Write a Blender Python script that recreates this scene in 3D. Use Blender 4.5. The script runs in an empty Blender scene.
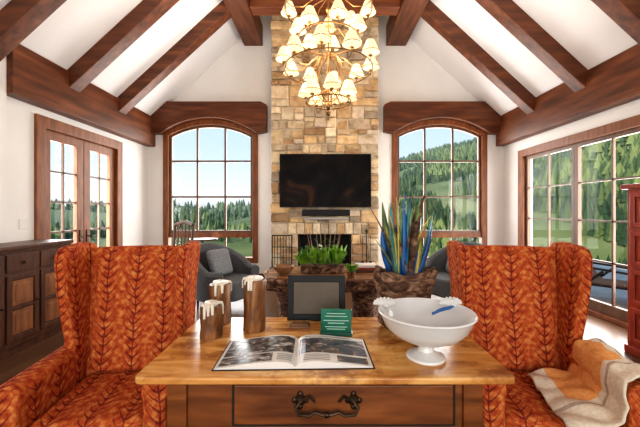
import bpy, bmesh, math, random
from mathutils import Vector, Matrix, noise
random.seed(7)
S=bpy.context.scene
R=random.random
def U(a,b): return a+(b-a)*R()

# ------------------------------------------------------------ materials
def nm(name):
    m=bpy.data.materials.new(name); m.use_nodes=True
    nt=m.node_tree; b=nt.nodes['Principled BSDF']
    return m,nt,b
def setc(b,c,rough=.5,metal=0,spec=.5):
    b.inputs['Base Color'].default_value=(*c,1); b.inputs['Roughness'].default_value=rough
    b.inputs['Metallic'].default_value=metal; b.inputs['Specular IOR Level'].default_value=spec
def ramp(nt,stops):
    r=nt.nodes.new('ShaderNodeValToRGB'); e=r.color_ramp.elements
    while len(e)<len(stops): e.new(.5)
    for i,(p,c) in enumerate(stops):
        e[i].position=p; e[i].color=(*c,1)
    return r
def bump(nt,b,src,st=.3,dist=.01):
    n=nt.nodes.new('ShaderNodeBump'); n.inputs['Strength'].default_value=st; n.inputs['Distance'].default_value=dist
    nt.links.new(src,n.inputs['Height']); nt.links.new(n.outputs[0],b.inputs['Normal'])
def noisy(name,stops,scale=5,stretch=(1,1,1),rough=.5,detail=6,bst=0,metal=0,coord='Object',spec=.5,dist=0):
    m,nt,b=nm(name); setc(b,stops[0][1],rough,metal,spec)
    tc=nt.nodes.new('ShaderNodeTexCoord'); mp=nt.nodes.new('ShaderNodeMapping'); mp.inputs['Scale'].default_value=stretch
    no=nt.nodes.new('ShaderNodeTexNoise'); no.inputs['Scale'].default_value=scale; no.inputs['Detail'].default_value=detail
    no.inputs['Distortion'].default_value=dist
    nt.links.new(tc.outputs[coord],mp.inputs[0]); nt.links.new(mp.outputs[0],no.inputs['Vector'])
    r=ramp(nt,stops); nt.links.new(no.outputs['Fac'],r.inputs[0]); nt.links.new(r.outputs[0],b.inputs['Base Color'])
    if bst: bump(nt,b,no.outputs['Fac'],bst)
    return m
def plain(name,c,rough=.5,metal=0,spec=.5,em=0,emc=None):
    m,nt,b=nm(name); setc(b,c,rough,metal,spec)
    if em:
        b.inputs['Emission Color'].default_value=(*(emc or c),1); b.inputs['Emission Strength'].default_value=em
    return m
wall_m=noisy('plaster_white',[(.3,(.72,.705,.685)),(.7,(.77,.755,.735))],2,rough=.85,bst=.05)
ceil_m=noisy('ceiling_plaster',[(.3,(.80,.80,.81)),(.7,(.84,.84,.85))],2,rough=.9)
bst=[(.3,(.060,.017,.006)),(.55,(.135,.040,.013)),(.78,(.23,.075,.026))]
beam_y=noisy('beam_wood',bst,3,(4,.5,4),.45,bst=.2,spec=.4)
beam_x=noisy('beam_wood_x',bst,3,(.5,4,4),.45,bst=.2,spec=.4)
frame_m=noisy('window_wood',[(.3,(.14,.045,.015)),(.7,(.27,.095,.034))],6,(3,3,.6),.45,spec=.35)
muntin_m=noisy('muntin_wood',[(.3,(.09,.043,.024)),(.7,(.16,.08,.04))],6,(3,3,.6),.45)
cab_m=noisy('cabinet_dark_wood',[(.3,(.045,.016,.009)),(.6,(.10,.038,.018)),(.8,(.15,.058,.025))],5,(3,3,.5),.4,spec=.4)
cabp_m=noisy('cabinet_panel_wood',[(.3,(.15,.055,.02)),(.7,(.32,.13,.05))],7,(3,3,.5),.4)
red_m=noisy('red_lacquer',[(.3,(.18,.018,.008)),(.7,(.36,.05,.018))],6,(2,2,.6),.3)
desk_m,nt,b=nm('desk_distressed_pine'); setc(b,(.6,.35,.13),.22,0,.6)
tc=nt.nodes.new('ShaderNodeTexCoord'); mp=nt.nodes.new('ShaderNodeMapping'); mp.inputs['Scale'].default_value=(1,5,3)
n1=nt.nodes.new('ShaderNodeTexNoise'); n1.inputs['Scale'].default_value=2.2; n1.inputs['Detail'].default_value=8; n1.inputs['Distortion'].default_value=1.0
n2=nt.nodes.new('ShaderNodeTexNoise'); n2.inputs['Scale'].default_value=5.5; n2.inputs['Detail'].default_value=7; n2.inputs['Roughness'].default_value=.65
nt.links.new(tc.outputs['Object'],mp.inputs[0]); nt.links.new(mp.outputs[0],n1.inputs['Vector']); nt.links.new(tc.outputs['Object'],n2.inputs['Vector'])
r1=ramp(nt,[(.3,(.38,.13,.025)),(.48,(.66,.31,.08)),(.66,(.84,.52,.20))]); nt.links.new(n1.outputs[0],r1.inputs[0])
r2=ramp(nt,[(.36,(.42,.28,.18)),(.50,(1,1,1))]); nt.links.new(n2.outputs[0],r2.inputs[0])
mm=nt.nodes.new('ShaderNodeMix'); mm.data_type='RGBA'; mm.blend_type='MULTIPLY'; mm.inputs[0].default_value=.85
nt.links.new(r1.outputs[0],mm.inputs[6]); nt.links.new(r2.outputs[0],mm.inputs[7]); nt.links.new(mm.outputs[2],b.inputs['Base Color']); bump(nt,b,n1.outputs[0],.06)
deskd_m=noisy('desk_front_wood',[(.3,(.09,.025,.006)),(.6,(.22,.07,.018)),(.8,(.33,.12,.033))],3,(1,5,6),.35,bst=.08,dist=.5,spec=.4)
bronze=noisy('bronze',[(.3,(.03,.018,.012)),(.7,(.09,.055,.03))],20,rough=.35,metal=.8)
brass=noisy('aged_brass',[(.3,(.14,.08,.035)),(.7,(.30,.18,.08))],12,rough=.38,metal=.8)
iron=plain('wrought_iron',(.02,.017,.015),.5,.5)
black_m=plain('black_plastic',(.010,.010,.011),.45,spec=.2)
screen_m=noisy('screen_glass',[(.4,(.004,.004,.005)),(.58,(.012,.009,.008)),(.7,(.05,.022,.012))],1.6,rough=.35,spec=.05,dist=1.2)
grey_scr=noisy('frame_panel',[(.3,(.11,.088,.068)),(.7,(.16,.13,.10))],3,rough=.55,spec=.2)
greyfab=noisy('grey_upholstery',[(.3,(.065,.068,.075)),(.7,(.12,.125,.13))],60,rough=.9,bst=.2)
pillow_m=noisy('pillow_fabric',[(.3,(.15,.16,.17)),(.7,(.25,.26,.27))],40,rough=.9)
ceramic=noisy('white_ceramic',[(.3,(.72,.71,.69)),(.7,(.78,.77,.75))],5,rough=.2,spec=.6)
blue_m=plain('blue_glaze',(.03,.12,.36),.3)
bark=noisy('bark',[(.32,(.022,.010,.006)),(.48,(.10,.045,.024)),(.6,(.26,.145,.085)),(.78,(.46,.33,.24))],10,(1,1,1.8),.85,bst=1.0,dist=1.5)
logw=noisy('log_wood',[(.32,(.05,.018,.006)),(.45,(.14,.055,.018)),(.58,(.27,.115,.036)),(.74,(.40,.20,.075))],7,(2.2,2.2,.5),.4,bst=.8,dist=1.2)
tabw=noisy('table_slab_wood',[(.3,(.16,.075,.035)),(.7,(.34,.18,.085))],4,(1,4,4),.25)
wax=noisy('candle_wax',[(.3,(.74,.68,.56)),(.7,(.82,.77,.66))],8,rough=.4)
green_l=noisy('leaf_green',[(.3,(.06,.20,.015)),(.7,(.28,.50,.05))],10,rough=.4)
green_d=noisy('leaf_dark',[(.3,(.02,.09,.012)),(.7,(.08,.20,.03))],10,rough=.4)
petal=plain('petal_white',(.75,.73,.68),.6)
fb_blue=noisy('blade_blue',[(.35,(.006,.03,.13)),(.65,(.015,.13,.38))],9,rough=.35)
fb_teal=noisy('blade_teal',[(.35,(.006,.07,.08)),(.65,(.04,.26,.24))],9,rough=.35)
fb_yel=noisy('blade_yellow',[(.35,(.36,.22,.02)),(.65,(.58,.46,.10))],9,rough=.35)
fb_grn=noisy('blade_green',[(.35,(.05,.09,.02)),(.65,(.17,.24,.06))],9,rough=.45)
page_m=plain('paper',(.76,.74,.71),.4)
photo1=noisy('page_photo',[(.38,(.012,.012,.014)),(.48,(.06,.06,.06)),(.56,(.22,.19,.16)),(.66,(.6,.6,.62))],22,(1,1.6,1),.3,detail=3,dist=1)
photo2=noisy('page_photo_blue',[(.38,(.008,.012,.02)),(.5,(.04,.06,.10)),(.6,(.22,.12,.07)),(.68,(.5,.55,.6))],18,(1,1.6,1),.3,detail=3,dist=1)
text_m=plain('page_text',(.3,.29,.28),.6)
gglass=noisy('green_glass',[(.3,(.008,.10,.065)),(.7,(.03,.22,.14))],6,rough=.2,spec=.4)
gtext=plain('plaque_text',(.42,.62,.50),.4)
char=plain('firebox_soot',(.02,.017,.015),.9)
mortar=noisy('mortar',[(.3,(.50,.41,.29)),(.7,(.62,.53,.39))],20,rough=.95)
cream=noisy('throw_cream',[(.3,(.64,.53,.40)),(.7,(.78,.69,.56))],70,rough=.95,bst=.3)
orng=noisy('throw_peach',[(.3,(.72,.29,.08)),(.7,(.82,.42,.15))],70,rough=.95,bst=.3)
gstr=noisy('throw_taupe',[(.3,(.36,.28,.20)),(.7,(.48,.38,.29))],70,rough=.95,bst=.3)
patio_m=noisy('patio_stone',[(.3,(.30,.28,.25)),(.7,(.45,.43,.39))],3,rough=.9)
linen=plain('shade_linen',(.8,.66,.46),.8,em=.62,emc=(1,.72,.45))
trimsh=plain('shade_trim',(.20,.10,.04),.7)
bulb_m=plain('bulb',(1,.8,.5),.5,em=12,emc=(1,.75,.42))
glass_m=bpy.data.materials.new('window_glass'); glass_m.use_nodes=True
nt=glass_m.node_tree; nt.nodes.clear()
o=nt.nodes.new('ShaderNodeOutputMaterial'); mx=nt.nodes.new('ShaderNodeMixShader'); t=nt.nodes.new('ShaderNodeBsdfTransparent'); g=nt.nodes.new('ShaderNodeBsdfGlossy')
g.inputs['Roughness'].default_value=.02; mx.inputs[0].default_value=.008
nt.links.new(t.outputs[0],mx.inputs[1]); nt.links.new(g.outputs[0],mx.inputs[2]); nt.links.new(mx.outputs[0],o.inputs[0])
floor_m,nt,b=nm('floor_planks'); setc(b,(.15,.07,.03),.3)
tc=nt.nodes.new('ShaderNodeTexCoord'); br=nt.nodes.new('ShaderNodeTexBrick'); mp=nt.nodes.new('ShaderNodeMapping'); mp.inputs['Rotation'].default_value=(0,0,math.pi/2)
br.inputs['Scale'].default_value=1; br.inputs['Brick Width'].default_value=1.6; br.inputs['Row Height'].default_value=.15; br.inputs['Mortar Size'].default_value=.004
br.inputs['Color1'].default_value=(.15,.07,.03,1); br.inputs['Color2'].default_value=(.09,.04,.018,1); br.inputs['Mortar'].default_value=(.02,.01,.006,1)
nt.links.new(tc.outputs['Object'],mp.inputs[0]); nt.links.new(mp.outputs[0],br.inputs[0]); nt.links.new(br.outputs[0],b.inputs['Base Color'])
stone_m,nt,b=nm('ledge_stone'); setc(b,(.5,.4,.3),.9,spec=.2)
at=nt.nodes.new('ShaderNodeAttribute'); at.attribute_name='Col'
tc=nt.nodes.new('ShaderNodeTexCoord'); no=nt.nodes.new('ShaderNodeTexNoise'); no.inputs['Scale'].default_value=6; no.inputs['Detail'].default_value=9; no.inputs['Roughness'].default_value=.65
nt.links.new(tc.outputs['Object'],no.inputs[0]); r=ramp(nt,[(.3,(.58,.48,.38)),(.5,(.95,.89,.81)),(.68,(1.15,1.12,1.06))]); nt.links.new(no.outputs[0],r.inputs[0])
mm=nt.nodes.new('ShaderNodeMix'); mm.data_type='RGBA'; mm.blend_type='MULTIPLY'; mm.inputs[0].default_value=1
nt.links.new(at.outputs['Color'],mm.inputs[6]); nt.links.new(r.outputs[0],mm.inputs[7]); nt.links.new(mm.outputs[2],b.inputs['Base Color']); bump(nt,b,no.outputs[0],1.0,.04)
# fern fabric
fab_m,nt,b=nm('fern_upholstery'); setc(b,(.5,.1,.02),.8,spec=.2)
def MA(op,a,bb=None,c=None):
    n=nt.nodes.new('ShaderNodeMath'); n.operation=op
    for i,v in enumerate((a,bb,c)):
        if v is None: continue
        if isinstance(v,(int,float)): n.inputs[i].default_value=v
        else: nt.links.new(v,n.inputs[i])
    return n.outputs[0]
uv=nt.nodes.new('ShaderNodeUVMap'); uv.uv_map='UVMap'
sx=nt.nodes.new('ShaderNodeSeparateXYZ')
nz=nt.nodes.new('ShaderNodeTexNoise'); nz.inputs['Scale'].default_value=5; nz.inputs['Detail'].default_value=2
nt.links.new(uv.outputs[0],nz.inputs['Vector']); nt.links.new(uv.outputs[0],sx.inputs[0])
wob=MA('MULTIPLY',MA('SUBTRACT',nz.outputs[0],.5),.05)
ux=MA('ADD',MA('ADD',sx.outputs[0],wob),.60)
col=MA('DIVIDE',ux,.172)
tri=MA('ABSOLUTE',MA('SUBTRACT',MA('FRACT',col),.5))
alt=MA('MULTIPLY',MA('FLOOR',col),.024)
rise=MA('ADD',MA('MULTIPLY',MA('MULTIPLY',tri,tri),.34),MA('MULTIPLY',tri,.07))
vv=MA('ADD',MA('ADD',MA('SUBTRACT',sx.outputs[1],rise),MA('MULTIPLY',wob,.8)),alt)
st=MA('FRACT',MA('DIVIDE',vv,.050))
sd=MA('ABSOLUTE',MA('SUBTRACT',st,.5))
wid=MA('SUBTRACT',.20,MA('MULTIPLY',tri,.34))
edge=MA('LESS_THAN',tri,.44)
leaf=MA('MULTIPLY',MA('MINIMUM',MA('MAXIMUM',MA('MULTIPLY',MA('SUBTRACT',wid,sd),12),0),1),edge)
stem=MA('LESS_THAN',tri,.022)
leafmask=MA('MAXIMUM',leaf,stem)
nz2=nt.nodes.new('ShaderNodeTexNoise'); nz2.inputs['Scale'].default_value=30; nz2.inputs['Detail'].default_value=6; nt.links.new(uv.outputs[0],nz2.inputs['Vector'])
base=ramp(nt,[(.32,(.30,.032,.010)),(.5,(.47,.095,.022)),(.68,(.64,.25,.07))]); nt.links.new(nz2.outputs[0],base.inputs[0])
lf=ramp(nt,[(.35,(.10,.006,.006)),(.65,(.20,.015,.010))]); nt.links.new(nz2.outputs[0],lf.inputs[0])
mm=nt.nodes.new('ShaderNodeMix'); mm.data_type='RGBA'; nt.links.new(MA('MULTIPLY',leafmask,.88),mm.inputs[0]); nt.links.new(base.outputs[0],mm.inputs[6]); nt.links.new(lf.outputs[0],mm.inputs[7])
nt.links.new(mm.outputs[2],b.inputs['Base Color']); bump(nt,b,nz2.outputs[0],.2,.004)

# ------------------------------------------------------------ mesh builder
class MB:
    def __init__(s): s.v=[]; s.f=[]; s.m=[]; s.col=[]
    def add(s,vs,fs,m=0,M=None,col=None):
        o=len(s.v)
        for p in vs:
            p=Vector(p)
            if M is not None: p=M@p
            s.v.append(p)
        for f in fs: s.f.append([o+i for i in f]); s.m.append(m); s.col.append(col)
    def box(s,x0,x1,y0,y1,z0,z1,m=0,M=None,col=None,jit=0):
        vs=[(x0,y0,z0),(x1,y0,z0),(x1,y1,z0),(x0,y1,z0),(x0,y0,z1),(x1,y0,z1),(x1,y1,z1),(x0,y1,z1)]
        if jit:
            vs=[(x+(U(-jit,jit) if y==y0 else 0),y+(U(-jit,jit) if y==y0 else 0),z+(U(-jit,jit) if y==y0 else 0)) for x,y,z in vs]
        s.add(vs,[(0,3,2,1),(4,5,6,7),(0,1,5,4),(1,2,6,5),(2,3,7,6),(3,0,4,7)],m,M,col)
    def map(s,p,ax,a):
        return (p[0],a,p[1]) if ax=='y' else ((a,p[0],p[1]) if ax=='x' else (p[0],p[1],a))
    def prism(s,pts,ax,a,b,m=0,M=None):
        n=len(pts); vs=[s.map(p,ax,a) for p in pts]+[s.map(p,ax,b) for p in pts]
        fs=[list(range(n)),list(range(2*n-1,n-1,-1))]+[(i,(i+1)%n,(i+1)%n+n,i+n) for i in range(n)]
        s.add(vs,fs,m,M)
    def ring(s,o,i_,ax,a,b,m=0,M=None):
        n=len(o); vs=[s.map(p,ax,a) for p in o]+[s.map(p,ax,a) for p in i_]+[s.map(p,ax,b) for p in o]+[s.map(p,ax,b) for p in i_]
        fs=[]
        for k in range(n):
            j=(k+1)%n
            fs+=[(k,j,n+j,n+k),(2*n+k,3*n+k,3*n+j,2*n+j),(k,2*n+k,2*n+j,j),(n+k,n+j,3*n+j,3*n+k)]
        s.add(vs,fs,m,M)
    def lathe(s,prof,c=(0,0,0),n=24,m=0,M=None,wob=0,fr=0):
        vs=[];fs=[]
        for (r,z) in prof:
            for k in range(n):
                a=2*math.pi*k/n; rr=r
                if wob: rr=r*(1+wob*noise.noise(Vector((math.cos(a)*2+c[0]*7,math.sin(a)*2,z*9))))
                vs.append((c[0]+rr*math.cos(a),c[1]+rr*math.sin(a),c[2]+z))
        L=len(prof)
        for i in range(L-1):
            for k in range(n):
                j=(k+1)%n; fs.append((i*n+k,i*n+j,(i+1)*n+j,(i+1)*n+k))
        if prof[0][0]>1e-4 and not fr: fs.append(tuple(range(n-1,-1,-1)))
        if prof[-1][0]>1e-4 and not fr: fs.append(tuple((L-1)*n+k for k in range(n)))
        s.add(vs,fs,m,M)
    def tube(s,pts,r,n=8,m=0,M=None,closed=False):
        pts=[Vector(p) for p in pts]; L=len(pts)
        rs=r if isinstance(r,(list,tuple)) else [r]*L
        vs=[];fs=[]; up=None
        for i,p in enumerate(pts):
            if closed: t=pts[(i+1)%L]-pts[i-1]
            else: t=pts[min(i+1,L-1)]-pts[max(i-1,0)]
            t.normalize()
            if up is None: up=Vector((0,0,1)) if abs(t.z)<.9 else Vector((1,0,0))
            u=t.cross(up); 
            if u.length<1e-4: u=t.cross(Vector((0,1,0)))
            u.normalize(); up=u.cross(t)
            for k in range(n):
                a=2*math.pi*k/n; vs.append(p+rs[i]*(math.cos(a)*u+math.sin(a)*up))
        for i in range(L if closed else L-1):
            j2=(i+1)%L
            for k in range(n):
                j=(k+1)%n; fs.append((i*n+k,i*n+j,j2*n+j,j2*n+k))
        if not closed: fs+= [tuple(range(n-1,-1,-1)),tuple((L-1)*n+k for k in range(n))]
        s.add(vs,fs,m,M)
    def ball(s,c,r,m=0,n=12,M=None):
        if isinstance(r,(int,float)): r=(r,r,r)
        vs=[];fs=[];h=n//2+1
        for i in range(h+1):
            ph=math.pi*i/h
            for k in range(n):
                a=2*math.pi*k/n; vs.append((c[0]+r[0]*math.sin(ph)*math.cos(a),c[1]+r[1]*math.sin(ph)*math.sin(a),c[2]+r[2]*math.cos(ph)))
        for i in range(h):
            for k in range(n):
                j=(k+1)%n; fs.append((i*n+k,(i+1)*n+k,(i+1)*n+j,i*n+j))
        s.add(vs,fs,m,M)
    def blade(s,base,tip,bend,w,m=0,n=8,side=None,fold=.3):
        base=Vector(base);tip=Vector(tip);bend=Vector(bend)
        d=(tip-base); sd=Vector(side) if side else d.cross(Vector((U(-1,1),-1,U(-.3,.3))))
        if sd.length<1e-5: sd=Vector((1,0,0))
        sd.normalize(); nn=d.cross(sd).normalized()
        vs=[];fs=[]
        for i in range(n+1):
            t=i/n; p=base+d*t+bend*4*t*(1-t); ww=w*max(.04,math.sin(math.pi*(t**.8))**.8+.08*(1-t))*.5
            vs+=[p-sd*ww+nn*ww*fold,p,p+sd*ww+nn*ww*fold]
        for i in range(n):
            a=i*3; fs+=[(a,a+1,a+4,a+3),(a+1,a+2,a+5,a+4)]
        s.add(vs,fs,m)
    def obj(s,name,mats,parent=None,bevel=0,seg=2,smooth=False,uv=False,sub=0,solid=0,angle=35,norm=True):
        me=bpy.data.meshes.new(name); me.from_pydata([tuple(v) for v in s.v],[],s.f)
        if not isinstance(mats,(list,tuple)): mats=[mats]
        for m in mats: me.materials.append(m)
        for p,mi in zip(me.polygons,s.m): p.material_index=mi; p.use_smooth=smooth or bool(bevel)
        if norm:
            bm=bmesh.new(); bm.from_mesh(me); bmesh.ops.recalc_face_normals(bm,faces=bm.faces[:]); bm.to_mesh(me); bm.free()
        if any(c is not None for c in s.col):
            ca=me.color_attributes.new('Col','FLOAT_COLOR','CORNER')
            for p,c in zip(me.polygons,s.col):
                for li in p.loop_indices: ca.data[li].color=(*(c or (.5,.4,.3)),1)
        if uv:
            ul=me.uv_layers.new(name='UVMap')
            for p in me.polygons:
                n=p.normal; a=max(range(3),key=lambda i:abs(n[i]))
                for li in p.loop_indices:
                    v=me.vertices[me.loops[li].vertex_index].co
                    ul.data[li].uv=(v.y,v.z) if a==0 else ((v.x,v.z) if a==1 else (v.x,v.y))
        ob=bpy.data.objects.new(name,me); S.collection.objects.link(ob)
        if parent: ob.parent=parent
        if bevel:
            bv=ob.modifiers.new('bevel','BEVEL'); bv.width=bevel; bv.segments=seg; bv.limit_method='ANGLE'; bv.angle_limit=math.radians(angle)
            wn=ob.modifiers.new('wn','WEIGHTED_NORMAL'); wn.keep_sharp=True
        if solid:
            sm=ob.modifiers.new('solid','SOLIDIFY'); sm.thickness=solid; sm.offset=0
        if sub:
            ss=ob.modifiers.new('sub','SUBSURF'); ss.levels=sub; ss.render_levels=sub
        if smooth and not sub and not bevel:
            try: me.set_sharp_from_angle(angle=math.radians(40))
            except Exception: pass
        return ob
def grp(name,loc=(0,0,0),rz=0):
    e=bpy.data.objects.new(name,None); e.empty_display_size=.1; S.collection.objects.link(e); e.location=loc; e.rotation_euler=(0,0,rz); return e
def T(x,y,z): return Matrix.Translation((x,y,z))
def RX(a): return Matrix.Rotation(math.radians(a),4,'X')
def RY(a): return Matrix.Rotation(math.radians(a),4,'Y')
def RZ(a): return Matrix.Rotation(math.radians(a),4,'Z')

# ------------------------------------------------------------ room shell
XL,XR,YB,YF=-3.6,3.75,6.6,-3.5
XC=(XL+XR)/2; EAVE=3.22; SL=.92
RIDGE=EAVE+SL*(XC-XL)
def roof(x): return EAVE+SL*((x-XL) if x<XC else (XR-x))
b=MB(); b.box(XL-.2,XR+.2,YF-.2,YB+.2,-.2,0); b.obj('floor',floor_m)
def arc(x0,x1,zs,zp,n=16):
    c=(x0+x1)/2; hw=(x1-x0)/2; h=zp-zs; Rr=(hw*hw+h*h)/(2*h)
    return [(x0+(x1-x0)*i/n, zp-Rr+math.sqrt(max(0,Rr*Rr-(x0+(x1-x0)*i/n-c)**2))) for i in range(n+1)]
WL=(-3.27,-1.32); WR=(1.44,3.40); SILL=.36; SPR=3.0; PK=3.32
b=MB()
def strip(x0,x1,z0=0):
    xs=[x0]+([XC] if x0<XC<x1 else [])+[x1]
    b.prism([(x0,z0),(x1,z0)]+[(x,roof(x)+.05) for x in reversed(xs)],'y',YB,YB+.25)
strip(XL-.0,WL[0]); strip(WL[1],WR[0]); strip(WR[1],XR)
for (a,c) in (WL,WR):
    b.box(a,c,YB,YB+.25,0,SILL)
    b.prism(arc(a,c,SPR,PK)+[(c,roof(c)+.05),(a,roof(a)+.05)],'y',YB,YB+.25)
b.obj('wall_back',wall_m)
DL=(4.08,5.65,2.57)
b=MB(); b.box(XL-.2,XL,YF,DL[0],0,EAVE+.05); b.box(XL-.2,XL,DL[1],YB+.25,0,EAVE+.05); b.box(XL-.2,XL,DL[0],DL[1],DL[2],EAVE+.05)
b.obj('wall_left',wall_m)
b=MB(); b.box(XL,XL+.1,2.0,3.55,0,3.5); b.obj('wall_left_return',wall_m)
DR=(2.3,6.0,2.51)
b=MB(); b.box(XR,XR+.2,YF,DR[0],0,EAVE+.05); b.box(XR,XR+.2,DR[1],YB+.25,0,EAVE+.05); b.box(XR,XR+.2,DR[0],DR[1],DR[2],EAVE+.05)
b.obj('wall_right',wall_m)
b=MB(); b.box(XL,-2.6,YF-.2,YF,0,roof(-2.6)); b.box(2.7,XR,YF-.2,YF,0,roof(2.7)); b.box(-2.6,2.7,YF-.2,YF,0,.3)  # wide opening left so fill light can enter from behind the camera
b.prism([(-2.6,3.6),(2.7,3.6),(2.7,roof(2.7)),(XC,RIDGE+.05),(-2.6,roof(-2.6))],'y',YF-.2,YF)
b.obj('wall_front',wall_m)
for nm_,xa,xb in (('ceiling_left',XL-.25,XC),('ceiling_right',XR+.25,XC)):
    za=EAVE-SL*.25
    b=MB(); b.prism([(xa,za),(xb,RIDGE),(xb,RIDGE+.25),(xa,za+.25)],'y',YF-.25,YB+.3); b.obj(nm_,ceil_m)
b=MB(); b.box(XL,XL+.17,3.55,YB,2.75,3.34); b.obj('trim_1',beam_y,bevel=.012)
b=MB(); b.box(XR-.17,XR,YF,YB,2.76,3.34); b.obj('trim_2',beam_y,bevel=.012)
def header(name,x0,x1,wa,wb,mirror):
    A=arc(wa,wb,SPR,PK)
    tz=3.64
    if not mirror: pts=[(x0,3.0),]+[(wa,SPR)]+A[1:-1]+[(wb,SPR),(x1,3.04),(x1,tz-.06),(x1-.12,tz),(x0+.47,tz),(x0,roof(x0))]
    else: pts=[(x0,3.04),(wa,SPR)]+A[1:-1]+[(wb,SPR),(x1,3.0),(x1,roof(x1)),(x1-.47,tz),(x0+.12,tz),(x0,tz-.06)]
    q=MB(); q.prism([(x,z) for x,z in pts],'y',YB-.16,YB+.02); q.obj(name,beam_x,bevel=.01)
header('trim_3',XL,-1.12,WL[0],WL[1],False); header('trim_4',1.26,XR,WR[0],WR[1],True)
b=MB(); b.box(-1.6,-1.22,YF,YB,4.83,5.25); b.obj('trim_5',beam_y,bevel=.012)
b=MB(); b.box(1.32,1.73,YF,YB,4.83,5.25); b.obj('trim_6',beam_y,bevel=.012)
ys=[5.5-1.06*i for i in range(8)]
b=MB()
for y in ys:
    for s_ in (-1,1):
        if s_<0: xa,xb=XL+.0,-1.35
        else: xa,xb=XR-.0,1.5
        za,zb=roof(xa)+.02,roof(xb)+.02
        b.prism([(xa,za-.28),(xb,zb-.28),(xb,zb),(xa,za)],'y',y-.1,y+.1)
b.obj('trim_7',beam_x,bevel=.012)
b=MB()
for y in ys: b.box(-1.22,1.32,y-.12,y+.12,4.86,5.18)
b.obj('trim_8',noisy('collar_wood_lit',[(.3,(.10,.028,.010)),(.6,(.22,.065,.02))],3,(.5,4,4),.5),bevel=.012)  # lighter copy of the beam wood, lit look painted into its colour
b=MB(); b.box(XL,WL[1]+.3,YB-.02,YB,0,.14); b.box(1.12,XR,YB-.02,YB,0,.14); b.obj('baseboard_back',frame_m,bevel=.004)
b=MB(); b.box(XL,XL+.02,DL[1]+.1,YB-.02,0,.14); b.obj('baseboard_left',frame_m,bevel=.004)
b=MB(); b.box(XR-.02,XR,DR[1]+.1,YB-.02,0,.14); b.obj('baseboard_right',frame_m,bevel=.004)
b=MB(); b.box(XL,XL+.008,3.80,3.92,1.22,1.34); b.obj('light_switch',ceramic,bevel=.003)

# ------------------------------------------------------------ windows
def archwin(name,x0,x1):
    e=grp(name); q=MB(); f=.11
    O=[(x0,SILL)]+arc(x0,x1,SPR,PK)+[(x1,SILL)]
    I=[(x0+f,SILL+f)]+arc(x0+f,x1-f,SPR-.02,PK-f)+[(x1-f,SILL+f)]
    q.ring(O,I,'y',YB-.03,YB+.12); q.obj('frame',frame_m,e,bevel=.008)
    q=MB(); tr=.93
    q.box(x0+f,x1-f,YB+.01,YB+.1,tr-.05,tr+.05)
    q.obj('transom',frame_m,e,bevel=.006)
    q=MB(); w=.036
    O2=[(x0+f,tr+.05)]+arc(x0+f,x1-f,SPR-.02,PK-f)+[(x1-f,tr+.05)]
    I2=[(x0+f+.05,tr+.1)]+arc(x0+f+.05,x1-f-.05,SPR-.04,PK-f-.05)+[(x1-f-.05,tr+.1)]
    q.ring(O2,I2,'y',YB+.03,YB+.09)
    A=arc(x0+f,x1-f,SPR-.02,PK-f,30)
    for k in (1,2):
        x=x0+f+(x1-x0-2*f)*k/3
        zt=min(A,key=lambda p:abs(p[0]-x))[1]
        q.box(x-w/2,x+w/2,YB+.035,YB+.075,SILL+f,zt)
    for z in (1.72,2.46,):
        q.box(x0+f,x1-f,YB+.035,YB+.075,z-w/2,z+w/2)
    q.obj('muntins',muntin_m,e)
    q=MB(); q.prism([(x0+.03,SILL+.03)]+arc(x0+.03,x1-.03,SPR,PK-.03)+[(x1-.03,SILL+.03)],'y',YB+.054,YB+.056); q.obj('glass',glass_m,e)
archwin('window_1',*WL); archwin('window_2',*WR)
e=grp('door_1'); q=MB(); y0,y1,zt=DL
X=XL
q.ring([(y0-.08,0),(y0-.08,zt+.09),(y1+.08,zt+.09),(y1+.08,0)],[(y0+.06,0.02),(y0+.06,zt-.06),(y1-.06,zt-.06),(y1-.06,0.02)],'x',X-.04,X+.035)
q.obj('casing',frame_m,e,bevel=.008)
q=MB(); q2=MB(); q3=MB(); ym=(y0+y1)/2
for a,c in ((y0+.06,ym-.005),(ym+.005,y1-.06)):
    s_=.13
    q.ring([(a,.03),(a,zt-.06),(c,zt-.06),(c,.03)],[(a+s_,.32),(a+s_,zt-.06-s_),(c-s_,zt-.06-s_),(c-s_,.32)],'x',X-.08,X-.02)
    m_=(a+c)/2
    q2.box(X-.06,X-.035,m_-.014,m_+.014,.32,zt-.19)
    for k in range(1,5):
        z=.32+(zt-.19-.32)*k/5; q2.box(X-.06,X-.035,a+s_,c-s_,z-.014,z+.014)
    q3.box(X-.05,X-.046,a+s_,c-s_,.32,zt-.19)
q.obj('leaves',frame_m,e,bevel=.006); q2.obj('muntins',muntin_m,e); q3.obj('glass',glass_m,e)
q=MB()
for yy in (ym-.07,ym+.07):
    q.box(X-.02,X-.008,yy-.02,yy+.02,.95,1.15); q.tube([(X-.01,yy,1.05),(X+.05,yy,1.05),(X+.05,yy+(.1 if yy>ym else -.1),1.05)],.008,8)
q.obj('lever_handles',bronze,e)
e=grp('window_3'); q=MB(); y0,y1,zt=DR; X=XR
q.ring([(y0-.06,0),(y0-.06,zt+.06),(y1+.08,zt+.06),(y1+.08,0)],[(y0+.07,.06),(y0+.07,zt-.07),(y1-.07,zt-.07),(y1-.07,.06)],'x',X-.035,X+.12)
q.obj('casing',frame_m,e,bevel=.008)
q=MB(); q2=MB(); q3=MB(); edges=[6.0-.07,4.78,3.56,2.37]
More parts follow.
